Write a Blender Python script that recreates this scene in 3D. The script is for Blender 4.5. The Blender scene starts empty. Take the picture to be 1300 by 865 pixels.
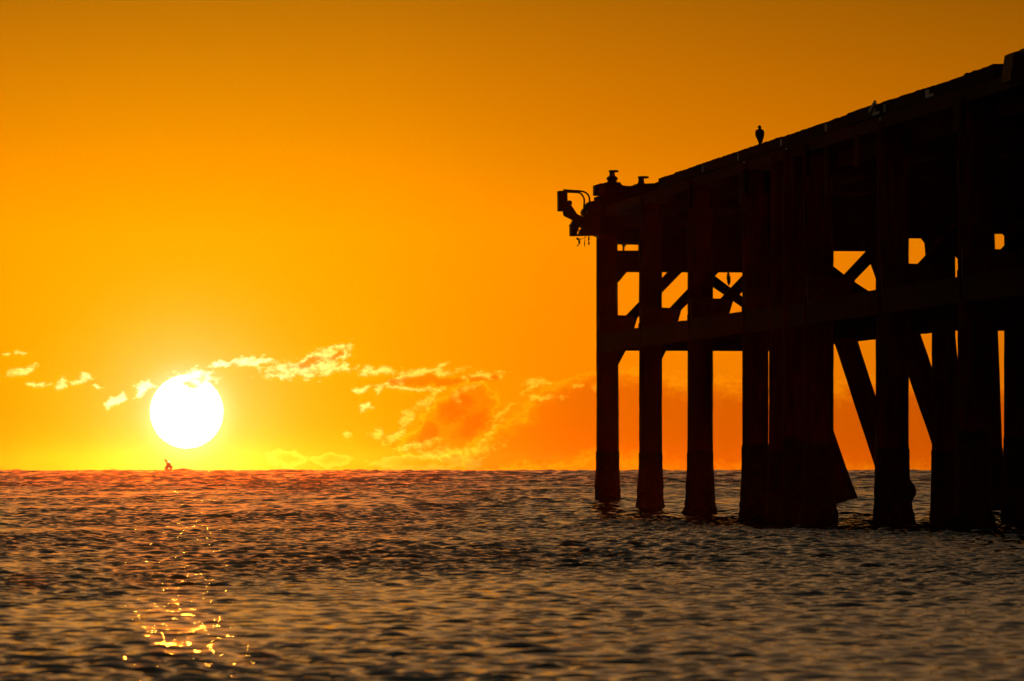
import bpy, bmesh, math, random
import numpy as np
from mathutils import Vector, Matrix, noise

random.seed(7)
rng = np.random.default_rng(11)
S = bpy.context.scene
C = S.collection

# ------------------------------------------------------------------ camera
# A level long lens (shift lens) looking along the pier. One photo pixel is 1/F rad.
F = 10260.0
VPU, HZ = -320.0, 597.0          # where the pier's direction vanishes, horizon row (1300x865 photo)
CAMH = 1.0
cam_d = bpy.data.cameras.new('camera')
cam = bpy.data.objects.new('camera', cam_d)
C.objects.link(cam)
cam.location = (0, 0, CAMH)
cam.rotation_euler = (math.pi / 2, 0, 0)
cam_d.sensor_width = 36
cam_d.lens = 36 * F / 1300
cam_d.shift_x = (650 - VPU) / 1300
cam_d.shift_y = (HZ - 432.5) / 1300
cam_d.clip_start = 0.5
cam_d.clip_end = 60000
cam_d.dof.use_dof = True
cam_d.dof.focus_distance = 190
cam_d.dof.aperture_fstop = 12
S.camera = cam
YE = 200.0                       # distance of the pier's end bent
PX = YE / F                      # metres per photo pixel there
X0 = (772 - VPU) * PX            # side face of the pier


def MX(u, Y=YE): return (u - VPU) / F * Y
def MZ(v, Y=YE): return CAMH + (HZ - v) / F * Y


# ------------------------------------------------------------------ materials
def nodes_of(name):
    m = bpy.data.materials.new(name)
    m.use_nodes = True
    nt = m.node_tree
    return m, nt, nt.nodes['Principled BSDF']


def rough_material(name, c1, c2, scale=4.0, stretch=(1, 1, 1), rough=0.85, metallic=0.0, bump=0.3):
    m, nt, b = nodes_of(name)
    tc = nt.nodes.new('ShaderNodeTexCoord')
    mp = nt.nodes.new('ShaderNodeMapping'); mp.inputs['Scale'].default_value = stretch
    nz = nt.nodes.new('ShaderNodeTexNoise'); nz.inputs['Scale'].default_value = scale
    nz.inputs['Detail'].default_value = 6; nz.inputs['Roughness'].default_value = 0.65
    rp = nt.nodes.new('ShaderNodeValToRGB')
    rp.color_ramp.elements[0].position = 0.35; rp.color_ramp.elements[1].position = 0.68
    rp.color_ramp.elements[0].color = (*c1, 1); rp.color_ramp.elements[1].color = (*c2, 1)
    bp = nt.nodes.new('ShaderNodeBump'); bp.inputs['Strength'].default_value = bump; bp.inputs['Distance'].default_value = 0.008
    L = nt.links.new
    L(tc.outputs['Object'], mp.inputs['Vector']); L(mp.outputs[0], nz.inputs['Vector'])
    L(nz.outputs['Fac'], rp.inputs['Fac']); L(rp.outputs['Color'], b.inputs['Base Color'])
    L(nz.outputs['Fac'], bp.inputs['Height']); L(bp.outputs['Normal'], b.inputs['Normal'])
    b.inputs['Roughness'].default_value = rough
    b.inputs['Metallic'].default_value = metallic
    b.inputs['Specular IOR Level'].default_value = 0.05
    return m


M_PILE = rough_material('creosoted_pile', (0.022, 0.004, 0.003), (0.05, 0.009, 0.007), 3, (3, 3, 0.4))
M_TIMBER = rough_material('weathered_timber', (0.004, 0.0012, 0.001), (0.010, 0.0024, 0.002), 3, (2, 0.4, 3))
M_FASCIA = rough_material('rusty_channel', (0.02, 0.004, 0.003), (0.045, 0.008, 0.005), 2, (1, 0.5, 2))
M_STEEL = rough_material('dark_steel', (0.03, 0.008, 0.006), (0.06, 0.016, 0.012), 6, rough=0.6, metallic=0.2)
M_GROWTH = rough_material('mussel_crust', (0.006, 0.005, 0.004), (0.024, 0.018, 0.014), 9, bump=0.9)
M_WHITE = rough_material('chipped_white_paint', (0.55, 0.53, 0.48), (0.8, 0.78, 0.72), 12)
M_CONC = rough_material('stained_concrete', (0.04, 0.03, 0.027), (0.09, 0.07, 0.06), 2)
M_BIRD = rough_material('dark_plumage', (0.02, 0.016, 0.014), (0.06, 0.045, 0.035), 20)
M_WEED = rough_material('hanging_weed', (0.03, 0.03, 0.015), (0.07, 0.06, 0.03), 15)
M_HULL = rough_material('boat_hull_paint', (0.20, 0.09, 0.04), (0.32, 0.14, 0.06), 3)
M_LAMP_GLINT = bpy.data.materials.new('boat_lamp_glint'); M_LAMP_GLINT.use_nodes = True
_b = M_LAMP_GLINT.node_tree.nodes['Principled BSDF']
_b.inputs['Emission Color'].default_value = (1, 0.85, 0.5, 1); _b.inputs['Emission Strength'].default_value = 1.6


# ------------------------------------------------------------------ object helpers
def link(name, bm, mat, parent=None, smooth=False):
    bmesh.ops.recalc_face_normals(bm, faces=bm.faces)
    me = bpy.data.meshes.new(name)
    bm.to_mesh(me); bm.free()
    me.materials.append(mat)
    if smooth:
        for p in me.polygons: p.use_smooth = True
    o = bpy.data.objects.new(name, me)
    C.objects.link(o)
    if parent is not None:
        o.parent = parent
        o.location = -Vector(parent_world(parent))
    return o


def parent_world(p):
    v = Vector((0, 0, 0))
    while p is not None:
        v += Vector(p.location); p = p.parent
    return v


def empty(name, loc):
    o = bpy.data.objects.new(name, None); C.objects.link(o); o.location = loc
    o.empty_display_size = 0.2
    return o


def tag(o, label=None, cat=None, group=None, kind=None):
    if label: o['label'] = label
    if cat: o['category'] = cat
    if group: o['group'] = group
    if kind: o['kind'] = kind
    return o


def prism(bm, pts, axis, a, b):
    """Closed polygon pts extruded between a and b along axis ('Y': pts are (x,z); 'X': pts are (y,z))."""
    def V(p, t): return (p[0], t, p[1]) if axis == 'Y' else (t, p[0], p[1])
    v0 = [bm.verts.new(V(p, a)) for p in pts]
    v1 = [bm.verts.new(V(p, b)) for p in pts]
    n = len(pts)
    bm.faces.new(v0); bm.faces.new(v1[::-1])
    for i in range(n):
        bm.faces.new((v0[i], v0[(i + 1) % n], v1[(i + 1) % n], v1[i]))


def box(bm, x0, x1, y0, y1, z0, z1):
    prism(bm, [(x0, z0), (x1, z0), (x1, z1), (x0, z1)], 'Y', y0, y1)


def worn_beam(bm, p0, p1, w, h, seg=0.45, jit=0.008, up=Vector((0, 0, 1))):
    """A rectangular timber from p0 to p1, cut in short lengths whose corners wander a little."""
    p0, p1 = Vector(p0), Vector(p1)
    d = (p1 - p0); L = d.length; d.normalize()
    s = d.cross(up).normalized(); t = s.cross(d).normalized()
    n = max(1, int(L / seg)); rings = []
    for i in range(n + 1):
        c = p0.lerp(p1, i / n)
        r = []
        for a, b in ((-1, -1), (1, -1), (1, 1), (-1, 1)):
            j = Vector((random.uniform(-jit, jit), random.uniform(-jit, jit), random.uniform(-jit, jit)))
            r.append(bm.verts.new(c + s * a * w / 2 + t * b * h / 2 + j))
        rings.append(r)
    for i in range(n):
        for k in range(4):
            bm.faces.new((rings[i][k], rings[i][(k + 1) % 4], rings[i + 1][(k + 1) % 4], rings[i + 1][k]))
    bm.faces.new(rings[0][::-1]); bm.faces.new(rings[-1])


def tube(bm, pts, r, n=10, cap=True):
    pts = [Vector(p) for p in pts]
    rad = [float(q) for q in r] if isinstance(r, (list, tuple)) else [float(r)] * len(pts)
    rings = []
    for i, p in enumerate(pts):
        d = (pts[min(i + 1, len(pts) - 1)] - pts[max(i - 1, 0)]).normalized()
        ref = Vector((0, 1, 0)) if abs(d.y) < 0.9 else Vector((1, 0, 0))
        s = d.cross(ref).normalized(); t = s.cross(d)
        rings.append([bm.verts.new(p + rad[i] * (math.cos(2 * math.pi * k / n) * s + math.sin(2 * math.pi * k / n) * t)) for k in range(n)])
    for i in range(len(pts) - 1):
        for k in range(n):
            bm.faces.new((rings[i][k], rings[i][(k + 1) % n], rings[i + 1][(k + 1) % n], rings[i + 1][k]))
    if cap:
        bm.faces.new(rings[0][::-1]); bm.faces.new(rings[-1])


def lathe(bm, cx, cy, prof, n=24, sx=1.0, ox=0.0):
    rings = []
    for r, z in prof:
        rings.append([bm.verts.new((cx + ox * 0 + r * sx * math.cos(2 * math.pi * k / n), cy + r * math.sin(2 * math.pi * k / n), z)) for k in range(n)])
    for i in range(len(prof) - 1):
        for k in range(n):
            bm.faces.new((rings[i][k], rings[i][(k + 1) % n], rings[i + 1][(k + 1) % n], rings[i + 1][k]))
    bm.faces.new(rings[0][::-1]); bm.faces.new(rings[-1])


def smooth_path(pts, n=6):
    P = [Vector(p) for p in pts]; out = []
    for i in range(len(P) - 1):
        a, b, c, d = P[max(i - 1, 0)], P[i], P[i + 1], P[min(i + 2, len(P) - 1)]
        for k in range(n):
            t = k / n
            out.append(0.5 * ((2 * b) + (-a + c) * t + (2 * a - 5 * b + 4 * c - d) * t * t + (-a + 3 * b - 3 * c + d) * t ** 3))
    out.append(P[-1])
    return out


# ------------------------------------------------------------------ the pier
pier = empty('pier', (X0, YE, 0))
tag(pier, 'long dark timber and steel pier on tall piles rising towards the right edge', 'pier')

SLOPE = 0.0022                     # the deck climbs slightly towards the shore
RAIL_TOP_E = MZ(250.2)
def rail_z(Y): return RAIL_TOP_E + (YE - Y) * SLOPE
Z_DECK_TOP = lambda Y: rail_z(Y) - 0.26
WIDTH = 10.2


def bumpy_pile(xt, xb, y, wpx_top, wpx_bot, growth=1.0, zt=None, lumps=(), seed=0):
    """A round pile with its width in photo pixels at the end bent's distance; grows a mussel crust near the water."""
    zt = MZ(262) if zt is None else zt
    zb = -2.2
    bm = bmesh.new()
    N = 20
    zs = np.arange(zb, zt + 0.001, 0.22)
    rings = []
    for z in zs:
        t = (z - zb) / (zt - zb)
        r0 = (wpx_bot + (wpx_top - wpx_bot) * t) / 2
        cx = xb + (xt - xb) * t
        ring = []
        for k in range(N):
            a = 2 * math.pi * k / N
            q = noise.noise(Vector((math.cos(a) * 1.1 + seed * 7.3, math.sin(a) * 1.1, z * 0.9)))
            q2 = noise.noise(Vector((math.cos(a) * 2.5 + seed * 3.3, math.sin(a) * 2.5, z * 3.5)))
            r = r0 * (1 + 0.028 * q + 0.022 * q2)
            ring.append(bm.verts.new((cx + r * math.cos(a), y + r * math.sin(a), z)))
        rings.append(ring)
    for i in range(len(rings) - 1):
        for k in range(N):
            bm.faces.new((rings[i][k], rings[i][(k + 1) % N], rings[i + 1][(k + 1) % N], rings[i + 1][k]))
    bm.faces.new(rings[0][::-1]); bm.faces.new(rings[-1])
    p = link('pile', bm, M_PILE, pier, smooth=True)
    # crust
    bm = bmesh.new(); rings = []
    top = 1.45 + 0.3 * random.random()
    zs = np.arange(-1.2, top + 0.001, 0.06); N = 36
    for z in zs:
        t = (z - zb) / (zt - zb)
        r0 = (wpx_bot + (wpx_top - wpx_bot) * t) / 2
        cx = xb + (xt - xb) * t
        g = 0.010 + growth * (0.028 * (1 / (1 + math.exp((z - 0.75) * 7))) + 0.05 * (1 / (1 + math.exp((z - 0.20) * 16))))
        ring = []
        for k in range(N):
            a = 2 * math.pi * k / N
            q = noise.noise(Vector((math.cos(a) * 1.4 + seed * 5.1, math.sin(a) * 1.4, z * 2.2)))
            q2 = noise.noise(Vector((math.cos(a) * 5 + seed, math.sin(a) * 5, z * 9)))
            r = r0 + g * (1 + 0.9 * q + 0.55 * q2)
            for (la, lz, lr) in lumps:
                da = math.atan2(math.sin(a - la), math.cos(a - la))
                r += lr * math.exp(-(da / 0.7) ** 2 - ((z - lz) / 0.16) ** 4)
            if z >= top - 0.05: r = r0 * 0.97
            ring.append(bm.verts.new((cx + r * math.cos(a), y + r * math.sin(a), z)))
        rings.append(ring)
    for i in range(len(rings) - 1):
        for k in range(N):
            bm.faces.new((rings[i][k], rings[i][(k + 1) % N], rings[i + 1][(k + 1) % N], rings[i + 1][k]))
    bm.faces.new(rings[0][::-1]); bm.faces.new(rings[-1])
    link('mussel_crust', bm, M_GROWTH, p, smooth=False)
    return p


# bents: u of row A pile; row B offset (m); row A width in pixels there; row B width
ua = [772, 826, 889, 959, 1038.5, 1133.5, 1236.5, 1341]
wa = [29.5, 29.0, 32.0, 33.0, 37, 40, 41, 44]
bents = []
for u in ua: bents.append(X0 * F / (u - VPU))
offB = {0: 4.50, 1: 4.02, 2: 4.22, 3: 3.98, 4: 3.98, 5: 4.1, 6: 4.1, 7: 4.1}
seed = 0
for k, Y in enumerate(bents):
    s = YE / Y
    wA = wa[k] / s * PX
    lumps = []
    if k == 5: lumps = [(0.0, 0.62, 0.10)]
    seed += 1
    bumpy_pile(X0 - (1.6 * PX if k == 0 else 0), X0, Y, wA - (3.2 * PX if k == 0 else 0), wA * 1.02, 1.0, seed=seed, lumps=lumps)
    seed += 1
    xb = X0 + offB[k]
    wB = {3: 25.5, 4: 28}.get(k, 30) * PX
    bumpy_pile(xb, xb, Y + 0.02, wB, wB * 1.03, 0.6, seed=seed)
    # row C
    if k in (0, 1, 2, 3, 5):
        seed += 1
        if k == 0: xt, xbt, w = MX(1184, Y), MX(1229, Y), 29
        elif k == 1: xt, xbt, w = MX(1248, Y), MX(1267, Y), 25
        else: xt = xbt = X0 + 8.7; w = 30
        bumpy_pile(xt, xbt, Y + 0.04, w * PX, w * PX, 0.6, seed=seed)
# breasting cluster between the fourth and fifth bents
for (ut, ub, w, Yc) in ((998.5, 995.5, 40, 166.3), (1013, 1013, 38, 163.6)):
    seed += 1
    bumpy_pile(MX(ut, Yc), MX(ub, Yc), Yc, w * Yc / F, (w + 3) * Yc / F, 0.6, seed=seed)


def bent_poly(k, pts, th, name, mat=M_TIMBER, y=0.0, jit=0.006):
    """Polygon in photo pixels of the end bent relative to its row A pile, repeated at bent k at the same real size."""
    Y = bents[k] + y
    bm = bmesh.new()
    P = [(X0 + du * PX + random.uniform(-jit, jit), CAMH + dv * PX + random.uniform(-jit, jit)) for du, dv in pts]
    prism(bm, P, 'Y', Y - th / 2, Y + th / 2)
    return link(name, bm, mat, pier)


for k, Y in enumerate(bents):
    oB = offB[k] / PX
    e = 14
    # lower cross beam and upper cross beam, pile to pile
    xr = oB + e
    if k == 3: xr = oB + 95
    bent_poly(k, [(-14, 152), (xr, 151), (xr, 177), (-14, 178)], 0.30, 'cross_beam')
    bent_poly(k, [(-14, 251.5), (oB + e, 251), (oB + e, 279), (-14, 278.5)], 0.30, 'cross_beam')
    # inverted V braces
    mid = 112
    bent_poly(k, [(4, 172), (30, 172), (36, 192.5), (92, 249), (92, 262), (68, 262), (21, 212), (21, 195), (4, 190)][0:0] or
              [(2, 177), (29, 177), (33, 190.5), (96, 255), (78, 255), (21, 195), (13, 195), (2, 192)], 0.16, 'brace', y=-0.22)
    bent_poly(k, [(132, 255), (120, 252), (118, 244), (oB - 36, 191), (oB - 30, 177), (oB + 2, 177), (oB + 2, 190), (172, 220), (136, 247)], 0.16, 'brace', y=0.22)
    # knee pieces under the beams
    bent_poly(k, [(10, 252), (24, 252), (13, 239), (10, 239)], 0.14, 'knee_brace')
    if k != 0: bent_poly(k, [(oB - 26, 253), (oB - 10, 253), (oB - 10, 235), (oB - 14, 239)], 0.14, 'knee_brace')
    if k < 3: bent_poly(k, [(10, 152), (22, 152), (13, 134), (10, 134)], 0.14, 'knee_brace')
    if k in (0, 1): bent_poly(k, [(oB - 20, 152), (oB - 10, 152), (oB - 10, 144)], 0.14, 'knee_brace')
    # pile cap right across under the deck
    bm = bmesh.new()
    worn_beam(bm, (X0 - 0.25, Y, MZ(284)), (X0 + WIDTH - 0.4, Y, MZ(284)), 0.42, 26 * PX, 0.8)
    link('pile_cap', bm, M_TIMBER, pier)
    if k in (0,):
        bent_poly(0, [(8, 287), (12, 287), (12, 294), (8, 294)], 0.1, 'knee_brace')
        bent_poly(0, [(-14, 294), (9, 294), (12.5, 286.5), (40, 286.5), (oB, 286.5), (oB, 302), (-14, 302)], 0.26, 'cross_beam', y=-0.05)
        bent_poly(0, [(17.5, 277), (19.5, 277), (19.8, 283), (21.5, 285), (21, 288), (16.5, 288), (16, 286), (17.5, 283.5)], 0.06, 'beam_bolt', M_STEEL, y=-0.18)

# batter piles in the second row leaning away from the side face
for k, (ur, vr, slope, w) in enumerate([(1087.5, 632, 0.345, 29.5), (1114.0, 510, 0.325, 30.5), (1182, 463, 0.34, 33.5)]):
    Y = bents[k] - 0.45
    def uu(v, side): return ur + (v - vr) * slope - (0 if side else w)
    zt, zb = 330 + (k == 3) * -20, 597 + (CAMH + 2.2) * F / Y
    bm = bmesh.new()
    n = 26; rings = []
    for i in range(n + 1):
        v = zt + (zb - zt) * i / n
        r = w / 2 * math.cos(math.atan(slope)) * Y / F
        gr = 1 + 0.14 / (1 + math.exp((MZ(v, Y) - 0.45) * 8))
        cx = MX((uu(v, 0) + uu(v, 1)) / 2, Y)
        rings.append([bm.verts.new((cx + (w / 2 * Y / F) * gr * (1 + 0.02 * random.uniform(-1, 1)) * math.cos(a), Y + r * gr * math.sin(a), MZ(v, Y)))
                      for a in [2 * math.pi * q / 16 for q in range(16)]])
    for i in range(n):
        for q in range(16):
            bm.faces.new((rings[i][q], rings[i][(q + 1) % 16], rings[i + 1][(q + 1) % 16], rings[i + 1][q]))
    bm.faces.new(rings[0]); bm.faces.new(rings[-1][::-1])
    link('batter_pile', bm, M_PILE, pier, smooth=True)

# longitudinal members on the side face (plane X0)
YN = 118.0
def side_beam(name, r_top, r_bot, th, mat, xoff=0.0, y0=YE - 0.05, y1=YN, parts=1, slope=0.0):
    """r_top / r_bot: heights above the camera divided by X0 (tan of the slope seen against the vanishing point)."""
    L = (y0 - y1) / parts
    for i in range(parts):
        a, b = y0 - i * L, y0 - (i + 1) * L + (0.012 if parts > 1 else 0)
        zc = CAMH + X0 * (r_top + r_bot) / 2
        bm = bmesh.new()
        dz = random.uniform(-0.008, 0.008) if parts > 1 else 0
        worn_beam(bm, (X0 + xoff, a, zc + (YE - a) * slope + dz), (X0 + xoff, b, zc + (YE - b) * slope + dz), th, X0 * (r_top - r_bot), 0.9, 0.006)
        link(name, bm, mat, pier)

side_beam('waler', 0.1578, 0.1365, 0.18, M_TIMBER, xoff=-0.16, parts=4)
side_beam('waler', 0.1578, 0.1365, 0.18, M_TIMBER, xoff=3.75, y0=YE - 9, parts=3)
# gussets where the waler meets each row A pile
for k in range(len(bents)):
    bent_poly(k, [(-13, 170), (29, 170), (31, 179), (35, 193), (22, 196), (-13, 197)], 0.10, 'gusset_plate', M_STEEL, y=-0.33)

# deck slab, stringers, fascia channel, bull rail
def deck_prism(name, z_hi, z_lo, x0, x1, mat, y0=YE + 0.35, y1=YN):
    bm = bmesh.new()
    n = 40; top = []; bot = []
    for i in range(n + 1):
        Y = y0 + (y1 - y0) * i / n
        j = random.uniform(-0.004, 0.004)
        top.append((Y, rail_z(Y) + z_hi + j)); bot.append((Y, rail_z(Y) + z_lo + j))
    for i in range(n):
        vs = []
        for x in (x0, x1):
            vs.append([bm.verts.new((x, *p)) for p in (top[i], top[i + 1], bot[i + 1], bot[i])])
        bm.faces.new(vs[0]); bm.faces.new(vs[1][::-1])
        for q in range(4):
            bm.faces.new((vs[0][q], vs[0][(q + 1) % 4], vs[1][(q + 1) % 4], vs[1][q]))
    bmesh.ops.remove_doubles(bm, verts=bm.verts, dist=0.0005)
    return link(name, bm, mat, pier)

deck_prism('deck', -0.30, -0.50, X0 - 0.10, X0 + WIDTH, M_CONC)
deck_prism('fascia_channel', -0.275, -0.515, X0 - 0.19, X0 - 0.103, M_FASCIA, y0=YE - 1.2)
for i, xo in enumerate((0.35, 1.6, 2.9, 4.2, 5.5, 6.8, 8.1, 9.3)):
    deck_prism('stringer', -0.503, -0.80 + 0.0, X0 + xo, X0 + xo + 0.18, M_TIMBER)
YR = lambda u: X0 * F / (u - VPU)
cuts = [841, 862, 898, 943, 998, 1055, 1083, 1115, 1130, 1183, 1230, 1269.5]
for i in range(len(cuts) - 1):
    y0, y1 = YR(cuts[i]) - 0.015, YR(cuts[i + 1]) + 0.015
    bm = bmesh.new()
    dz = random.uniform(-0.012, 0.012)
    if i == 6: dz = 0.02
    h = 0.235
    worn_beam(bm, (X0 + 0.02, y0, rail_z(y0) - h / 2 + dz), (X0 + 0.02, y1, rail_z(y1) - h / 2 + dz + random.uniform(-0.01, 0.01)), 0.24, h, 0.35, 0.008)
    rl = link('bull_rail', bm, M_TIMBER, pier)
    if cuts[i] in (898, 943, 998, 1055, 1115, 1130, 1183):
        bm = bmesh.new()
        yb = YR(cuts[i]) - 0.06; wv = 0.03 if cuts[i] not in (1115, 1183) else 0.16
        box(bm, X0 - 0.128, X0 - 0.10, yb - wv / 0.16 * 0.35, yb, rail_z(yb) - 0.20, rail_z(yb) - 0.055)
        if cuts[i] in (1115, 1183):
            box(bm, X0 - 0.132, X0 - 0.129, yb - 1.0, yb - 0.36, rail_z(yb) - 0.20, rail_z(yb) - 0.15)
        link('white_bracket', bm, M_WHITE, rl)
for u in (956, 1010, 1130):
    yb = YR(u); bm = bmesh.new()
    box(bm, X0 - 0.205, X0 - 0.195, yb - 0.18, yb, rail_z(yb) - 0.36, rail_z(yb) - 0.30)
    link('bolt_plate', bm, M_WHITE, pier)
# posts hanging below the fascia that catch a little light
for u, dv0, dv1 in ((952, 40, 70), (1018, 40, 66), (1062, 52, 90), (1100, 38, 64), (1133, 42, 70), (1228, 24, 58)):
    yb = YR(u); bm = bmesh.new()
    box(bm, X0 - 0.24, X0 - 0.20, yb - 0.45, yb, rail_z(yb) - dv1 * 0.017, rail_z(yb) - 0.52)
    link('hanger_post', bm, M_FASCIA, pier)

# raised head of the pier: end platform that carries the bollards
def plat(name, pts, y0, y1, mat=M_TIMBER, parent=pier):
    bm = bmesh.new()
    prism(bm, [(MX(u), MZ(v)) for u, v in pts], 'Y', y0, y1)
    return link(name, bm, mat, parent)

plat('end_platform', [(757, 250), (757.5, 257), (759, 262), (758, 276), (757, 300), (1000, 300), (1000, 246), (868, 244), (846, 227.6), (841, 228.8), (834, 231.8), (826, 234.3), (803, 235.5), (802, 238.3), (787, 237.4), (784, 236), (783, 233.5), (771, 231.5), (768, 232), (761, 235), (757.8, 234.4), (757.8, 235.6), (765, 236), (765, 249.6)], YE - 0.9, YE + 0.6, M_TIMBER)
plat('platform_bracket', [(752.3, 236.2), (757, 236.2), (757, 241), (759, 241), (759, 243), (757, 243), (757, 246), (765.5, 246), (765.5, 249.2), (752.1, 249.2)], YE - 0.55, YE - 0.1, M_STEEL)
plat('platform_bracket', [(756.8, 236.2), (766, 236.2), (766, 246.2), (758.8, 246.2), (758.8, 236.3)][0:0] or [(758.8, 236.3), (766, 236.3), (766, 246), (758.8, 246)], YE - 0.5, YE - 0.15, M_STEEL)

def stairstep(bm): pass
# mooring bollards
def bollard(u, vt, vb, lbl, low):
    cx, cy = MX(u), YE - 0.25
    o = empty('mooring_bollard', (cx, cy, MZ(vb)))
    tag(o, lbl, 'bollard', 'mooring bollards on the pier head')
    p = PX
    H = vb - vt
    bm = bmesh.new()
    if not low:
        lathe(bm, cx, cy, [(8.5 * p, MZ(vb) - 0.05), (7.6 * p, MZ(vb - 2)), (5.8 * p, MZ(vb - 4)), (5.6 * p, MZ(vb - 6)), (7.0 * p, MZ(vb - 8)), (7.3 * p, MZ(vb - 9.5)), (6.2 * p, MZ(vb - 11)), (4.2 * p, MZ(vb - 12.2)), (3.4 * p, MZ(vb - 14)), (3.3 * p, MZ(vt + 3)), (3.9 * p, MZ(vt + 2))])
    else:
        lathe(bm, cx, cy, [(9.5 * p, MZ(vb) - 0.05), (9.3 * p, MZ(vb - 1.5)), (5.0 * p, MZ(vb - 2.6)), (3.9 * p, MZ(vb - 4.5)), (3.5 * p, MZ(vt + 4)), (4.0 * p, MZ(vt + 2.2))])
    link('bollard_stem', bm, M_STEEL, o, True)
    bm = bmesh.new()
    x0, x1 = (-4.6, 8.3) if not low else (-4.5, 9.8)
    n = 28; prof = [(0.55, 3.0), (0.93, 2.6), (1.0, 1.5), (0.95, 0.5), (0.7, 0)]
    rings = []
    for r, dz in prof:
        rings.append([bm.verts.new((cx + p * ((x0 + x1) / 2 + r * (x1 - x0) / 2 * math.cos(2 * math.pi * q / n)), cy + p * 5 * r * math.sin(2 * math.pi * q / n), MZ(vt + dz))) for q in range(n)])
    for i in range(len(prof) - 1):
        for q in range(n): bm.faces.new((rings[i][q], rings[i][(q + 1) % n], rings[i + 1][(q + 1) % n], rings[i + 1][q]))
    bm.faces.new(rings[0]); bm.faces.new(rings[-1])
    link('bollard_cap', bm, M_STEEL, o, True)
bollard(775.8, 216.6, 236.5, 'taller mooring bollard with collared stem at the outer corner of the pier head', False)
bollard(812.6, 224.3, 236.5, 'shorter mooring bollard with flat cap beside the start of the bull rail', True)

# swing arm on the end of the pier
arm = empty('swing_arm', (MX(740), YE - 0.6, MZ(300)))
tag(arm, 'rusty swing arm with box head and curved pipes jutting off the pier end', 'swing arm')
def armp(name, pts, y0, y1, mat=M_STEEL):
    bm = bmesh.new(); prism(bm, [(MX(u), MZ(v)) for u, v in pts], 'Y', YE + y0, YE + y1); return link(name, bm, mat, arm)
armp('head_box', [(705, 244), (709, 243.8), (711, 244.6), (711, 246), (710, 246.6), (712, 247), (716, 246.5), (716.2, 257), (712, 269), (709, 269.6), (705, 269.3), (705.2, 258)], -0.85, -0.45)
armp('lever_plate', [(711, 245), (716.4, 245.5), (716.4, 256), (720, 259), (722.5, 263.2), (729, 273), (737, 276.8), (741, 277), (741, 283), (724, 281.2), (712, 275.2), (711, 270)], -0.72, -0.60)
bm = bmesh.new()
c = Vector((MX(719.6), YE - 0.66, MZ(259)))
bmesh.ops.create_uvsphere(bm, u_segments=16, v_segments=10, radius=3.4 * PX, matrix=Matrix.Translation(c) @ Matrix.Diagonal((1, 1.6, 1, 1)))
link('pivot_knob', bm, M_STEEL, arm, True)
for pts, yy in (([(711, 242.8), (722, 243.6), (733, 244.3), (739, 246), (743, 250), (744.2, 255), (744.2, 262)], -0.80),
                ([(711, 244.6), (724, 245.2), (732, 245.8), (736, 249), (738.4, 254), (738.4, 261), (738, 268)], -0.60)):
    bm = bmesh.new()
    tube(bm, smooth_path([(MX(u), YE + yy, MZ(v)) for u, v in pts], 5), 1.15 * PX, 10)
    link('curved_pipe', bm, M_STEEL, arm, True)
# body of the arm's mount, with see-through gaps between its plates
for pts in ([(744, 257.5), (748, 256.6), (752, 257.4), (757, 255.5), (766, 256), (766, 271), (757, 271.2), (752, 273), (750, 271.5), (742, 271.5), (742, 268), (739.5, 266), (739, 263.5), (741, 260)],
            [(736.5, 266.5), (739, 265.5), (741.6, 268), (739, 269.5), (738.8, 273), (741.5, 275.6), (736, 275), (734.8, 271)],
            [(741.4, 268), (755, 271.5), (755, 274.8), (762, 274.4), (764, 272), (766, 272), (766, 286), (730, 286), (728, 281), (723, 281), (737, 276), (741.6, 274)],
            [(721, 286), (720, 287.6), (721, 288.4), (720.8, 300.8), (728.5, 300.8), (728.5, 297), (729.5, 294.5), (731, 294), (730, 291.5), (730, 286), (723.5, 286), (723.5, 282), (721.5, 286)][0:13],
            [(732.6, 286), (766, 286), (766, 300), (733, 300.7), (728.6, 300.8), (728.9, 298.6), (731.5, 298.6), (732.5, 296), (733, 293), (735.2, 291.5), (735, 289.6), (733.4, 289.8)]):
    armp('mount_plate', pts, -0.85, -0.35)
armp('mount_plate', [(721.5, 286), (724, 281), (730, 281), (733, 286.5), (731, 291), (729, 291)], -0.83, -0.37)
# rags and chain dangling below
def dangler(pts, rads, lbl, name='hanging_weed', cat='weed', group=None, Y=YE - 0.6):
    bm = bmesh.new()
    P = smooth_path([(MX(u, Y), Y, MZ(v, Y)) for u, v in pts], 5)
    R = [np.interp(i / (len(P) - 1), np.linspace(0, 1, len(rads)), rads) * Y / F * (1 + 0.35 * random.uniform(-1, 1)) for i in range(len(P))]
    tube(bm, P, R, 7)
    o = link(name, bm, M_WEED, None, False)
    tag(o, lbl, cat, group)
    return o
g = 'strands dangling under the swing arm'
dangler([(731.5, 302.5), (734, 304), (735.4, 306.5), (735, 310), (732, 313.2)], [0.7, 1.7, 1.2, 0.9, 0.3], 'curled hook-shaped strand hanging nearest the outer end of the swing arm', group=g)
dangler([(742.4, 300), (742.4, 305), (742.2, 309), (742.3, 313.5)], [0.3, 0.35, 0.8, 0.4], 'thin straight strand between the curled strand and the knotted chain', group=g)
dangler([(747.4, 299.5), (747.6, 303), (747.2, 306), (747.8, 309), (746.3, 311.5)], [0.7, 1.2, 0.6, 1.2, 0.4], 'knotted short chain hanging closest to the corner pile', 'hanging_chain', 'chain', g)
dangler([(735, 303.5), (738, 303.8), (742, 302), (745, 300.8)], [0.7, 0.5, 0.3, 0.3], 'slack cord strung between the strands under the swing arm', 'slack_cord', 'cord', g)
dangler([(924.7, 344), (924.5, 350), (925.2, 356), (925.2, 362.5)], [1.2, 2.0, 2.6, 0.8], 'frayed dark rope end hanging in the crossed-brace opening', 'frayed_rope', 'rope', Y=bents[1] + 0.3)
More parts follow.
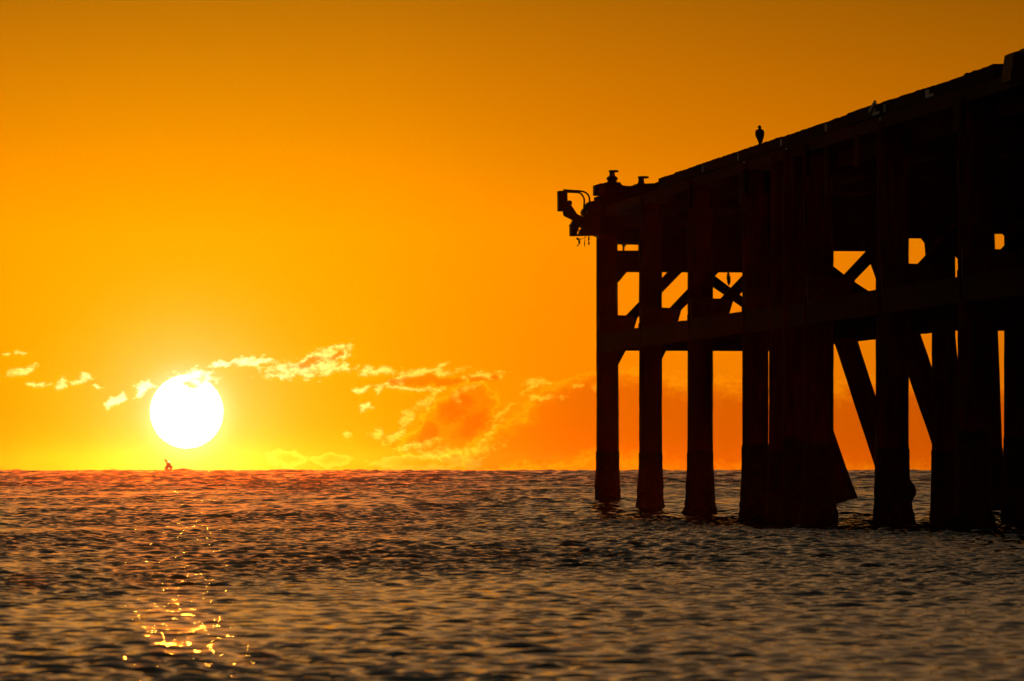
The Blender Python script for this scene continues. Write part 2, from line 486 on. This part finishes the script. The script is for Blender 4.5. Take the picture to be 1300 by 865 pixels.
# ladder-like bits of the corner pile bracket
plat('corner_bracket', [(756, 300), (766, 300), (766, 304), (757.6, 304)], YE - 0.8, YE - 0.3, M_STEEL)

# box on deck at the frame's right edge
Yb = 133.5
bx = empty('equipment_box', (MX(1300, Yb), Yb, MZ(95, Yb)))
tag(bx, 'slope-sided dark box with lumps on top at the end of the bull rail', 'equipment box')
def bxp(name, pts, y0, y1, mat=M_STEEL):
    bm = bmesh.new(); prism(bm, [(MX(u, Yb), MZ(v, Yb)) for u, v in pts], 'Y', Yb + y0, Yb + y1); return link(name, bm, mat, bx)
bxp('box_body', [(1277, 104), (1278, 93), (1281.2, 69), (1355, 68.6), (1362, 104)], -0.5, 0.5)
bxp('lid_lump', [(1280.8, 68.9), (1284, 67.4), (1289, 66), (1292, 66.2), (1292.2, 68.7)], -0.3, 0.3)
bxp('lid_lump', [(1296.2, 68.6), (1296.5, 64.5), (1298.5, 61.8), (1312, 61.5), (1313, 68.5)], -0.3, 0.3)

# broken slat leaning on the rail
Ys = YR(1107)
bm = bmesh.new()
xs = X0 - 0.16
ya, yb2 = xs * F / (1103.8 - VPU), xs * F / (1111.2 - VPU)
worn_beam(bm, (xs, ya, MZ(142.5, ya)), (xs, yb2, MZ(130.0, yb2)), 0.04, 0.075, 0.1, 0.002, up=Vector((0, 0, 1)))
slat = link('broken_slat', bm, M_WHITE)
tag(slat, 'pale broken slat with a wire leaning out over the bull rail', 'slat')
bm = bmesh.new()
tube(bm, [(xs, yb2, MZ(130.6, yb2)), (xs + 0.02, yb2 - 0.3, MZ(132.0, yb2 - 0.3)), (xs + 0.06, yb2 - 0.7, MZ(134.0, yb2 - 0.7))], 0.004, 5)
link('wire', bm, M_STEEL, slat)
# ------------------------------------------------------------------ perched bird
Yp = YR(963.3)
zp = rail_z(Yp) + 0.005
pb = Yp / F
def B(u, v): return ((u - 963.3) * pb, (188.2 - v) * pb)     # metres from the perch point
bird = empty('bird', (X0 + 0.02, Yp, zp))
tag(bird, 'dark upright bird perched on the bull rail with its head turned seaward', 'bird')
bm = bmesh.new()
# continuous body: rings (u centre, v, half width px, depth factor)
prof = [(963.2, 162.2, 0.4), (963.1, 162.7, 1.5), (963.0, 163.6, 2.1), (963.2, 164.8, 2.2), (963.4, 165.9, 1.75), (963.4, 166.9, 1.85), (963.4, 167.7, 3.4), (963.4, 168.6, 4.5), (963.4, 170.5, 4.95),
        (963.5, 173, 4.85), (963.7, 175.5, 4.3), (963.9, 178, 3.6), (964.1, 180.5, 2.9), (964.1, 182.5, 2.4), (963.9, 184.3, 2.2), (963.7, 185.4, 1.2)]
rings = []
for u, v, w in prof:
    x, z = B(u, v); w *= pb
    rings.append([bm.verts.new((x + w * math.cos(2 * math.pi * q / 18), 0.85 * w * math.sin(2 * math.pi * q / 18) + (0.01 if v > 175 else 0), z)) for q in range(18)])
for i in range(len(rings) - 1):
    for q in range(18): bm.faces.new((rings[i][q], rings[i][(q + 1) % 18], rings[i + 1][(q + 1) % 18], rings[i + 1][q]))
bm.faces.new(rings[0]); bm.faces.new(rings[-1])
def at_bird(bm):
    bmesh.ops.translate(bm, verts=bm.verts, vec=bird.location)
# two legs and toes joined into the body mesh
for sx in (-1.1, 1.1):
    x, z = B(963.6 + sx, 184.5)
    tube(bm, [(x, 0, z + 0.03), (x - 0.001, 0.003, 0.02), (x - 0.002, 0, 0.004)], [0.014, 0.009, 0.007], 8)
    for tx in (-0.6, 0, 0.6):
        tube(bm, [(x, 0, 0.006), (x + 0.02 * tx, -0.03, 0.002)], [0.006, 0.003], 6)
# beak
x, z = B(960.9, 164.6)
tube(bm, [(x + 0.02, 0, z + 0.003), (x + 0.004, 0, z + 0.001), (x - 0.012, -0.002, z - 0.008)], [0.011, 0.009, 0.002], 8)
at_bird(bm)
link('bird_body', bm, M_BIRD, bird, True)
for sx in (-1, 1):      # folded wings
    bm = bmesh.new()
    P = [B(963.4 + sx * 3.6, 168.3), B(963.4 + sx * 4.5, 171.5), B(963.5 + sx * 4.2, 175.5), B(963.9 + sx * 3.0, 180), B(964.2 + sx * 1.9, 184.5)]
    tube(bm, smooth_path([(x, 0.012, z) for x, z in P], 4), [0.012 + 0.012 * math.sin(math.pi * min(1, (i + 3) / 16)) for i in range(17)], 10)
    at_bird(bm)
    link('folded_wing', bm, M_BIRD, bird, True)
bm = bmesh.new()
prism(bm, [B(962.0, 181), B(965.8, 181), B(966.2, 187.6), B(962.6, 187.8)], 'Y', 0.045, 0.060)
at_bird(bm)
link('tail', bm, M_BIRD, bird)

# ------------------------------------------------------------------ boat on the horizon
Ybt = 1500.0
pbt = Ybt / F
bx0, bz0 = MX(213.5, Ybt), MZ(597, Ybt)
BZ = 2.5 * pbt
boat = empty('fishing_boat', (bx0, Ybt, 0.4))
tag(boat, 'tiny fishing boat with a lit masthead light and a glowing waterline glint out on the horizon under the sun', 'boat')
def bp(name, pts, y0, y1, mat=M_HULL):
    bm = bmesh.new(); prism(bm, [(MX(u, Ybt), MZ(v, Ybt) + BZ) for u, v in pts], 'Y', Ybt + y0, Ybt + y1); return link(name, bm, mat, boat)
bp('hull', [(209.8, 594.6), (218.5, 594.2), (217.4, 598.5), (216, 601), (211, 601), (209.5, 598)], -3, 3)
bp('cabin', [(211.0, 594.6), (211.2, 591.2), (213, 590.0), (215.6, 590.4), (216.6, 592.4), (216.8, 594.4)], -1, 1.4)
bp('mast', [(210.8, 590.8), (208.4, 586.2), (210.4, 585.2), (211.6, 587), (212.4, 589.6)], -0.3, -0.05)
for v, r in ((588.6, 1.2), (597.4, 0.7)):  # upper sphere is the masthead light, lower one a sun glint made to glow
    bm = bmesh.new()
    bmesh.ops.create_uvsphere(bm, u_segments=12, v_segments=8, radius=r * pbt, matrix=Matrix.Translation((MX(213.3, Ybt), Ybt - 3.2, MZ(v, Ybt) + BZ)))
    link('lamp_glint', bm, M_LAMP_GLINT, boat, True)

# ------------------------------------------------------------------ the sea
def smoothstep(a, b, x):
    t = np.clip((x - a) / (b - a), 0, 1); return t * t * (3 - 2 * t)

SLOPE0 = 0.064
def sea_mesh():
    fine_az = np.radians(np.linspace(1.3, 9.7, 620))
    a1 = np.radians(np.concatenate([np.linspace(-175, -30, 12), np.linspace(-20, -3, 16), np.linspace(-2.4, 1.28, 40)]))
    a2 = np.radians(np.concatenate([np.linspace(9.72, 14, 40), np.linspace(15, 35, 16), np.linspace(45, 175, 11)]))
    az = np.concatenate([a1, fine_az, a2]).astype(np.float32)
    def stepf(d):
        d = np.asarray(d, float)
        return np.where(d < 300, np.maximum(0.055, 0.0006 * d), np.where(d < 700, 0.18 + 0.0004 * (d - 300), 0.34 + 0.0006 * (d - 700)))
    r = [3.0]
    while r[-1] < 30: r.append(r[-1] * 1.05)
    while r[-1] < 4600: r.append(r[-1] + float(stepf(r[-1])))
    r = np.array(r, np.float32)
    A, R = np.meshgrid(az, r)
    X = (R * np.sin(A)).astype(np.float32); Y = (R * np.cos(A)).astype(np.float32)
    Z = np.zeros_like(X); DX = np.zeros_like(X); DY = np.zeros_like(X)
    rstep = stepf(r).astype(np.float32)
    # patchy wind: some areas rougher
    gust = (1 + 0.30 * np.sin(X * 0.21 + 1.3 * np.sin(Y * 0.061)) * np.sin(Y * 0.077 + 0.9 * np.sin(X * 0.13)) \
             + 0.22 * np.sin(X * 0.61 - Y * 0.183 + 1.0)).astype(np.float32)
    gust *= (1.0 - 0.06 * smoothstep(42, 50, R) * (1 - smoothstep(78, 92, R))).astype(np.float32)
    lams = np.exp(np.linspace(math.log(0.115), math.log(8), 130))
    for lam in lams:
        lam = lam * math.exp(rng.normal(0, 0.03))
        th = rng.normal(0, 0.47) + math.radians(5)
        k = 2 * math.pi / lam
        kx, ky = k * math.sin(th), -k * math.cos(th)
        lp = 0.23 + 0.0014 * np.maximum(r - 60, 0)          # the chop's peak wavelength grows offshore
        sl = SLOPE0 * np.minimum(1, (lp / lam) ** 1.45) * np.minimum(1, (lam / lp) ** 0.6)
        sl = sl * (1 + 0.30 * smoothstep(200, 700, r))
        fade = smoothstep(1.9, 3.4, lam / rstep)
        rows = np.nonzero(fade > 0)[0]
        if not len(rows): continue
        sub = slice(rows[0], rows[-1] + 1)
        amp = ((sl / k * fade)[sub])[:, None].astype(np.float32) * gust[sub]
        ph = np.float32(kx) * X[sub] + np.float32(ky) * Y[sub] + np.float32(rng.uniform(0, 6.28))
        Z[sub] += amp * np.cos(ph)
        sn = amp * np.sin(ph) * 0.85
        DX[sub] -= sn * math.sin(th); DY[sub] += sn * math.cos(th)
    # swell, growing offshore where the bottom drops away
    for lam, a in ((23, 0.010), (31, 0.016), (44, 0.022), (61, 0.035), (83, 0.04)):
        th = rng.normal(0, 0.18); k = 2 * math.pi / lam
        ph = k * (math.sin(th) * X - math.cos(th) * Y) + rng.uniform(0, 6.28)
        Z += a * (0.6 + 0.4 * smoothstep(150, 700, R)) * np.cos(ph)
    for lam, a in ((52, 0.50), (75, 0.60), (110, 0.62), (38, 0.34), (27, 0.2), (60, 0.4)):
        th = rng.normal(0, 0.55); k = 2 * math.pi / lam
        ph = k * (math.sin(th) * X - math.cos(th) * Y) + rng.uniform(0, 6.28)
        Z += 0.30 * a * smoothstep(350, 1300, R) * np.cos(ph)
    for i in range(10):
        lam = 6.5 * 1.14 ** i; th = rng.normal(0, 0.6); k = 2 * math.pi / lam
        ph = k * (math.sin(th) * X - math.cos(th) * Y) + rng.uniform(0, 6.28)
        Z += 0.0055 * lam * smoothstep(450, 1300, R) * np.cos(ph)
    # the swell that is passing the pier: crest in front of it, trough under it, crest behind
    yk = [100, 120, 134, 147, 158, 170, 181, 191, 201, 212, 230, 260]
    zk = [0, -0.02, -0.02, 0.0, -0.09, -0.07, 0.00, 0.11, 0.25, 0.20, 0.05, 0]
    yy = Y + 1.2 * np.sin(X * 0.25) + 0.6 * np.sin(X * 0.7)
    prof = np.interp(yy.ravel(), yk, zk).reshape(X.shape)
    w = smoothstep(7, 17, X) * (1 - smoothstep(60, 90, X)) * (Y > 0)
    Z += prof * w
    Z *= 1 - smoothstep(4000, 4550, R)
    Zn = smoothstep(3, 16, R); Z *= Zn
    nr, nc = X.shape
    co = np.stack([X + DX * Zn, Y + DY * Zn, Z], -1).reshape(-1, 3)
    far = 5900.0
    ring = np.stack([far * np.sin(az), far * np.cos(az), np.zeros_like(az)], -1)
    cen = np.array([[0, 0, 0]], np.float32)
    co = np.concatenate([co, ring, cen]).astype(np.float32)
    idx = np.arange((nr + 1) * nc).reshape(nr + 1, nc)
    nxt = np.roll(idx, -1, axis=1)
    q = np.stack([idx[:-1], nxt[:-1], nxt[1:], idx[1:]], -1).reshape(-1, 4)
    # facing up: order (in,next) reversed
    q = q[:, ::-1]
    ci = (nr + 1) * nc
    tri = np.stack([idx[0], np.full(nc, ci), nxt[0]], -1)
    nq, ntr = len(q), len(tri)
    me = bpy.data.meshes.new('sea')
    me.vertices.add(len(co)); me.vertices.foreach_set('co', co.ravel())
    me.loops.add(nq * 4 + ntr * 3)
    me.loops.foreach_set('vertex_index', np.concatenate([q.ravel(), tri.ravel()]).astype(np.int32))
    me.polygons.add(nq + ntr)
    me.polygons.foreach_set('loop_start', np.concatenate([np.arange(nq) * 4, nq * 4 + np.arange(ntr) * 3]).astype(np.int32))
    me.polygons.foreach_set('use_smooth', np.ones(nq + ntr, bool))
    me.update(calc_edges=True)
    me.validate()
    print('sea verts', len(co), 'up?', me.polygons[nq // 2].normal.z)
    return me

me = sea_mesh()
sea = bpy.data.objects.new('sea', me); C.objects.link(sea)
tag(sea, 'dark rippled sea with tan and orange glints reaching the horizon', 'sea', kind='structure')
mw, nt, b = nodes_of('sea_water')
b.inputs['Base Color'].default_value = (0.010, 0.009, 0.008, 1)
b.inputs['Roughness'].default_value = 0.05
b.inputs['IOR'].default_value = 1.333
geo = nt.nodes.new('ShaderNodeNewGeometry')
def wnoise(scale, sxyz, detail=3):
    mp = nt.nodes.new('ShaderNodeMapping'); mp.inputs['Scale'].default_value = sxyz
    nz = nt.nodes.new('ShaderNodeTexNoise'); nz.inputs['Scale'].default_value = scale; nz.inputs['Detail'].default_value = detail
    nz.inputs['Roughness'].default_value = 0.6
    nt.links.new(geo.outputs['Position'], mp.inputs['Vector']); nt.links.new(mp.outputs[0], nz.inputs['Vector'])
    return nz
n1 = wnoise(5.5, (0.8, 1.2, 1), 3)
n2 = wnoise(1.1, (0.7, 1.3, 1), 3)
b1 = nt.nodes.new('ShaderNodeBump'); b1.inputs['Strength'].default_value = 1.0; b1.inputs['Distance'].default_value = 0.003
b2 = nt.nodes.new('ShaderNodeBump'); b2.inputs['Strength'].default_value = 1.0; b2.inputs['Distance'].default_value = 0.008
nt.links.new(n1.outputs['Fac'], b1.inputs['Height']); nt.links.new(n2.outputs['Fac'], b2.inputs['Height'])
nt.links.new(b2.outputs['Normal'], b1.inputs['Normal']); nt.links.new(b1.outputs['Normal'], b.inputs['Normal'])
me.materials.append(mw)

# ------------------------------------------------------------------ sun and sky
SUN_U, SUN_V = 237.0, 523.0
sd = Vector(((SUN_U - VPU) / F, 1.0, (HZ - SUN_V) / F)).normalized()
SUN_AZ = math.atan2(sd.x, sd.y); SUN_EL = math.asin(sd.z)
sl = bpy.data.lights.new('sun', 'SUN'); so = bpy.data.objects.new('sun', sl); C.objects.link(so)
so.rotation_euler = (-sd).to_track_quat('-Z', 'Y').to_euler()
sl.energy = 0.75; sl.angle = math.radians(0.53); sl.color = (1.0, 0.30, 0.02)

W = bpy.data.worlds.new('World'); S.world = W; W.use_nodes = True
nt = W.node_tree; N = nt.nodes; L = nt.links.new
bg = N['Background']
tc = N.new('ShaderNodeTexCoord')


def val(x):
    n = N.new('ShaderNodeValue'); n.outputs[0].default_value = x; return n.outputs[0]
def math_(op, a, b_=None, c_=None, clamp=False):
    n = N.new('ShaderNodeMath'); n.operation = op; n.use_clamp = clamp
    for i, x in enumerate((a, b_, c_)):
        if x is None: continue
        if isinstance(x, (int, float)): n.inputs[i].default_value = x
        else: L(x, n.inputs[i])
    return n.outputs[0]
def mixc(fac, a, b_, mode='MIX', clamp=False):
    n = N.new('ShaderNodeMix'); n.data_type = 'RGBA'; n.blend_type = mode; n.clamp_result = clamp
    for sock, x in ((n.inputs[0], fac), (n.inputs[6], a), (n.inputs[7], b_)):
        if isinstance(x, tuple): sock.default_value = (*x, 1)
        elif isinstance(x, (int, float)): sock.default_value = x
        else: L(x, sock)
    return n.outputs[2]
def ramp(x, stops, mode='LINEAR'):
    n = N.new('ShaderNodeValToRGB'); cr = n.color_ramp; cr.interpolation = mode
    while len(cr.elements) > 1: cr.elements.remove(cr.elements[0])
    cr.elements[0].position = stops[0][0]; cr.elements[0].color = (*stops[0][1], 1)
    for p, c in stops[1:]:
        e = cr.elements.new(p); e.color = (*c, 1)
    L(x, n.inputs[0]); return n.outputs[0]
def maprange(x, a, b_, c_, d_, kind='SMOOTHSTEP'):
    n = N.new('ShaderNodeMapRange'); n.interpolation_type = kind; n.clamp = True
    L(x, n.inputs[0])
    for i, q in enumerate((a, b_, c_, d_)): n.inputs[i + 1].default_value = q
    return n.outputs[0]


sep = N.new('ShaderNodeSeparateXYZ'); L(tc.outputs['Generated'], sep.inputs[0])
dx, dy, dz = sep.outputs
azr = math_('ARCTAN2', dx, dy)
elr = math_('ARCSINE', dz)
# angles in units of 1/F rad ("arc units", 0.0056 deg), azimuth from the sun's
azu = math_('MULTIPLY', math_('SUBTRACT', azr, SUN_AZ), F)
elu = math_('MULTIPLY', elr, F)
dt = N.new('ShaderNodeVectorMath'); dt.operation = 'DOT_PRODUCT'
L(tc.outputs['Generated'], dt.inputs[0]); dt.inputs[1].default_value = sd
# accurate small angle: |d - sd| chord
sb = N.new('ShaderNodeVectorMath'); sb.operation = 'DISTANCE'
L(tc.outputs['Generated'], sb.inputs[0]); sb.inputs[1].default_value = sd
th = math_('MULTIPLY', sb.outputs['Value'], F)            # angle to the sun in arc units

# Nishita dusk sky: carries the high sky (and what the waves mirror)
sky = N.new('ShaderNodeTexSky'); sky.sky_type = 'NISHITA'; sky.sun_disc = False
sky.sun_elevation = max(SUN_EL, math.radians(0.4)); sky.sun_rotation = SUN_AZ
sky.air_density = 1.5; sky.dust_density = 3.0; sky.ozone_density = 1.0
nish = mixc(1.0, sky.outputs['Color'], (0.10, 0.084, 0.058), 'MULTIPLY')
EXPO = dict(nish=1.0)

# low sky: dusty orange band, colour by elevation, brightness falling with the angle from the sun
elpos = math_('MAXIMUM', elu, 0.0)
band = ramp(math_('DIVIDE', elpos, 2400.0), [(0.0, (0.60, 0.135, 0.0)), (0.05, (0.66, 0.16, 0.0)), (0.125, (0.70, 0.19, 0.0)), (0.18, (0.45, 0.132, 0.0)), (0.25, (0.21, 0.080, 0.001)), (0.33, (0.24, 0.11, 0.014)), (0.5, (0.18, 0.145, 0.062)), (1.0, (0.20, 0.18, 0.115))])
band = mixc(1.0, band, (1.3, 1.3, 1.3), 'MULTIPLY')
f1 = math_('POWER', math.e, math_('MULTIPLY', math_('MAXIMUM', math_('SUBTRACT', math_('ABSOLUTE', azu), 250.0), 0.0), -1 / 1500.0))
far_f = math_('ADD', math_('MULTIPLY', f1, 0.90), 0.10)
low = mixc(1.0, band, N.new('ShaderNodeCombineColor').outputs[0], 'MULTIPLY')
cc = low.node.inputs[7].links[0].from_node
for i in range(3): L(far_f, cc.inputs[i])
# sun glow
def glow(scale, col, power=1.0):
    q = math_('POWER', math.e, math_('MULTIPLY', math_('POWER', math_('DIVIDE', th, scale), power), -1.0))
    n = N.new('ShaderNodeVectorMath'); n.operation = 'SCALE'; n.inputs[0].default_value = col; L(q, n.inputs[3]); return n.outputs[0]
def addv(a, b_):
    n = N.new('ShaderNodeVectorMath'); n.operation = 'ADD'; L(a, n.inputs[0]); L(b_, n.inputs[1]); return n.outputs[0]
g1 = glow(330.0, (0.15, 0.19, 0.0), 1.8)
g2 = glow(72.0, (0.15, 0.26, 0.20), 1.6)
g3 = glow(54.0, (0.2, 0.2, 0.2), 5.0)
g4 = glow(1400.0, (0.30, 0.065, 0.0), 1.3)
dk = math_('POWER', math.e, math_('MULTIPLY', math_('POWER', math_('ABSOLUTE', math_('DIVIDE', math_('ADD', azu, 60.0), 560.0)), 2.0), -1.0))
fill_glow = N.new('ShaderNodeVectorMath'); fill_glow.operation = 'SCALE'; fill_glow.inputs[0].default_value = (0.48, 0.16, 0.0)
L(math_('MULTIPLY', math_('MULTIPLY', dk, maprange(elu, 640.0, 1000.0, 0, 1)), maprange(elu, 1300.0, 4800.0, 1, 0)), fill_glow.inputs[3])
low = addv(low, fill_glow.outputs[0])       # unseen orange glow added above the view for the waves to mirror
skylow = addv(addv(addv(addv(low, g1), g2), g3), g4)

# ---- clouds, placed by direction (azimuth, elevation)
cmb = N.new('ShaderNodeCombineXYZ'); L(azu, cmb.inputs[0]); L(elu, cmb.inputs[1])
def cnoise(scale, detail, stretch=(1, 1, 1), rough=0.6):
    mp = N.new('ShaderNodeMapping'); mp.inputs['Scale'].default_value = stretch; L(cmb.outputs[0], mp.inputs['Vector'])
    nz = N.new('ShaderNodeTexNoise'); nz.inputs['Scale'].default_value = scale; nz.inputs['Detail'].default_value = detail; nz.inputs['Roughness'].default_value = rough
    L(mp.outputs[0], nz.inputs['Vector']); return nz
wz = cnoise(0.045, 6)
wv = N.new('ShaderNodeVectorMath'); wv.operation = 'SUBTRACT'; L(wz.outputs['Color'], wv.inputs[0]); wv.inputs[1].default_value = (0.5, 0.5, 0.5)
ws = N.new('ShaderNodeVectorMath'); ws.operation = 'MULTIPLY'; L(wv.outputs[0], ws.inputs[0]); ws.inputs[1].default_value = (34, 22, 0)
wc = N.new('ShaderNodeVectorMath'); wc.operation = 'ADD'; L(cmb.outputs[0], wc.inputs[0]); L(ws.outputs[0], wc.inputs[1])
WARPED = wc.outputs[0]


def dirpos(u, v):
    az = math.atan((u - VPU) / F); el = math.atan((HZ - v) / F * math.cos(az))
    return ((az - SUN_AZ) * F, el * F)


def blob_field(blobs, src=None):
    acc = None
    for u, v, a, bb, rot in blobs:
        x, y = dirpos(u, v)
        mp = N.new('ShaderNodeMapping'); mp.vector_type = 'TEXTURE'
        mp.inputs['Location'].default_value = (x, y, 0); mp.inputs['Rotation'].default_value = (0, 0, math.radians(rot)); mp.inputs['Scale'].default_value = (a, bb, 1)
        L(src or WARPED, mp.inputs['Vector'])
        ln = N.new('ShaderNodeVectorMath'); ln.operation = 'LENGTH'; L(mp.outputs[0], ln.inputs[0])
        f = math_('SUBTRACT', 1.0, ln.outputs['Value'])
        if acc is None: acc = f
        else: acc = math_('SMOOTH_MAX', acc, f, 0.12)
    return acc

small = [(30, 470, 28, 6, 14), (46, 487, 15, 5, 0), (6, 450, 9, 3, 0), (26, 450, 9, 3, 0), (78, 488, 11, 8, 50), (104, 482, 14, 8, 25), (122, 491, 9, 5, -30),
         (147, 508, 19, 7, 20), (180, 494, 17, 9, 40), (248, 479, 30, 9, 0), (285, 461, 30, 5, 12), (322, 460, 34, 6, 2), (432, 445, 14, 9, 60), (440, 467, 18, 7, 0),
         (392, 467, 58, 14, 4), (414, 455, 40, 14, 28), (480, 472, 27, 7, 0), (460, 494, 14, 4, 10), (563, 463, 10, 4, 40), (466, 518, 11, 6, 0), (682, 485, 17, 7, 0), (690, 505, 26, 5, 0),
         (731, 490, 10, 5, 0), (758, 492, 12, 6, 0), (545, 473, 46, 5, 4), (500, 486, 30, 5, 25), (520, 493, 50, 3.5, 0), (612, 477, 30, 6, 4)]
wisps = [(440, 552, 12, 5, -40), (520, 528, 26, 9, 48), (502, 552, 22, 8, 50), (478, 549, 10, 9, 20), (545, 508, 28, 7, 40), (583, 505, 8, 16, 10), (598, 492, 16, 6, 20),
         (530, 566, 36, 7, 10), (566, 577, 50, 8, 0), (625, 545, 40, 5, 52), (648, 518, 26, 5, 40), (672, 497, 18, 4, 30), (605, 572, 40, 8, 15)]
nz2 = cnoise(0.085, 9, (0.75, 1.25, 1), 0.70)
nz3 = cnoise(0.16, 6, (0.8, 1.2, 1), 0.6)
nn = math_('SUBTRACT', nz2.outputs['Fac'], 0.5)
def noisy(F_, amp): return math_('ADD', F_, math_('MULTIPLY', nn, amp))
cores = [(392, 462, 26, 6, 16), (424, 450, 14, 5, 40), (530, 483, 44, 7, 3), (566, 484, 30, 5, 0), (604, 481, 16, 5, 0), (628, 478, 10, 4, 0), (578, 518, 28, 20, 20), (545, 550, 18, 14, 20), (605, 538, 34, 18, 30)]
right = [(735, 520, 80, 42, 20), (710, 555, 110, 36, 10), (800, 530, 110, 58, 0), (900, 545, 140, 62, 0), (1020, 550, 160, 62, 0), (1130, 545, 140, 66, 0), (650, 570, 70, 24, 25), (1250, 550, 120, 60, 0),
         (580, 535, 48, 34, 25), (555, 560, 50, 22, 10), (600, 505, 30, 20, 0)]
haze = [(365, 582, 30, 13, 0), (420, 584, 26, 11, 0), (540, 588, 80, 10, 0)]
Fs = noisy(blob_field(small), 3.4)
Fw = noisy(blob_field(wisps), 3.6)
Fc = noisy(blob_field(cores), -1.6)
Fr = noisy(blob_field(right), 0.9)
Fh = noisy(blob_field(haze), 1.2)

lit = math_('POWER', math.e, math_('DIVIDE', th, -380.0))         # forward scattering falls away from the sun
def scaled(col, f):
    n = N.new('ShaderNodeVectorMath'); n.operation = 'SCALE'; n.inputs[0].default_value = col; L(f, n.inputs[3]); return n.outputs[0]
def scaled3(col, f, pb=2.6):
    n = N.new('ShaderNodeCombineXYZ')
    L(math_('MULTIPLY', f, col[0]), n.inputs[0])
    L(math_('MULTIPLY', math_('MULTIPLY', f, math_('POWER', lit, 0.3)), col[1]), n.inputs[1])
    L(math_('MULTIPLY', math_('MULTIPLY', f, math_('POWER', lit, pb)), col[2]), n.inputs[2])
    return n.outputs[0]
def rim(F_, lo, mid, hi):
    up = maprange(F_, lo, mid, 0, 1); dn = maprange(F_, mid, hi, 1, 0)
    return math_('MULTIPLY', up, dn)
def mul_col(a, col): return mixc(1.0, a, col, 'MULTIPLY')
def mulf(a, x): return math_('MULTIPLY', a, x)

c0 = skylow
# smooth body of the bank that fills the low sky to the right, then its glowing edge
bR = maprange(Fr, 0.0, 0.45, 0, 1)
farb = maprange(azu, 280.0, 620.0, 0.45, 1.0)
c0 = mixc(mulf(bR, farb), c0, mul_col(c0, (0.80, 0.55, 1.0)))
c0 = addv(c0, scaled((0.40, 0.22, 0.004), mulf(rim(Fr, -0.08, 0.03, 0.16), lit)))
# puffs near the horizon
c0 = addv(c0, scaled((0.10, 0.20, 0.04), mulf(rim(Fh, 0.0, 0.2, 0.9), lit)))
# torn bright wisps on the bank's sunward side
c0 = addv(c0, scaled3((0.8, 0.80, 0.6), mulf(mulf(maprange(Fw, -0.05, 0.85, 0, 1), maprange(nz3.outputs['Fac'], 0.30, 0.62, 0.35, 1.0)), lit)))
# bright thin clouds, with darker thick cores
bC = maprange(Fc, -0.15, 0.55, 0, 1)
a_small = mulf(maprange(Fs, -0.05, 0.75, 0, 1), maprange(nz3.outputs['Fac'], 0.30, 0.60, 0.55, 1.0))
c0 = mixc(mulf(bC, 0.9), c0, mul_col(c0, (0.87, 0.62, 0.4)))
c0 = addv(c0, scaled3((1.1, 1.15, 1.3), mulf(mulf(a_small, math_('SUBTRACT', 1.0, mulf(bC, 0.93))), lit)))
# sun disc, partly behind the little cloud above it
disc = maprange(math_('ADD', th, math_('MULTIPLY', math_('SUBTRACT', nz2.outputs['Fac'], 0.5), 3.0)), 42.5, 47.5, 1, 0)
cov = math_('SUBTRACT', 1.0, maprange(math_('ADD', blob_field([(252, 480, 20, 10, 8), (240, 488, 14, 6, -5)]), math_('MULTIPLY', math_('SUBTRACT', nz2.outputs['Fac'], 0.5), 1.2)), 0.05, 0.30, 0, 1))
c0 = addv(c0, scaled((9.0, 7.5, 5.0), mulf(disc, cov)))

wlow = maprange(elu, 700.0, 3200.0, 1, 0)
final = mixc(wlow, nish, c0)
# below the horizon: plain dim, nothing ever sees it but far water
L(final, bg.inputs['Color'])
bg.inputs['Strength'].default_value = 1.0
W.cycles.sampling_method = 'MANUAL'
W.cycles.sample_map_resolution = 1024

# ------------------------------------------------------------------ haze volume added over the sea, standing in for lens flare
bm = bmesh.new()
box(bm, -6000, 6000, -2000, 6000, -4.0, 12.0)
mh = bpy.data.materials.new('glare_haze'); mh.use_nodes = True
hn = mh.node_tree; hn.nodes.clear()
ho = hn.nodes.new('ShaderNodeOutputMaterial'); hv = hn.nodes.new('ShaderNodeVolumePrincipled')
hv.inputs['Color'].default_value = (0.95, 0.31, 0.13, 1); hv.inputs['Density'].default_value = 5.5e-6; hv.inputs['Anisotropy'].default_value = 0.98  # scatter colour tinted red-orange to give the flare its hue
hn.links.new(hv.outputs[0], ho.inputs['Volume'])
hz = link('haze', bm, mh); tag(hz, 'thin warm haze added low over the sea for a red glare around the sun', 'haze', kind='stuff')

# ------------------------------------------------------------------ render settings
S.render.engine = 'CYCLES'
S.view_settings.view_transform = 'Standard'
S.view_settings.look = 'None'
S.view_settings.exposure = 0.0
S.view_settings.gamma = 1.0
S.cycles.max_bounces = 6
S.cycles.glossy_bounces = 3
S.cycles.diffuse_bounces = 2
S.cycles.sample_clamp_indirect = 4
S.cycles.sample_clamp_direct = 320
S.cycles.use_denoising = True
S.cycles.denoiser = 'OPENIMAGEDENOISE'
S.cycles.denoising_input_passes = 'RGB_ALBEDO_NORMAL'
S.cycles.denoising_prefilter = 'ACCURATE'
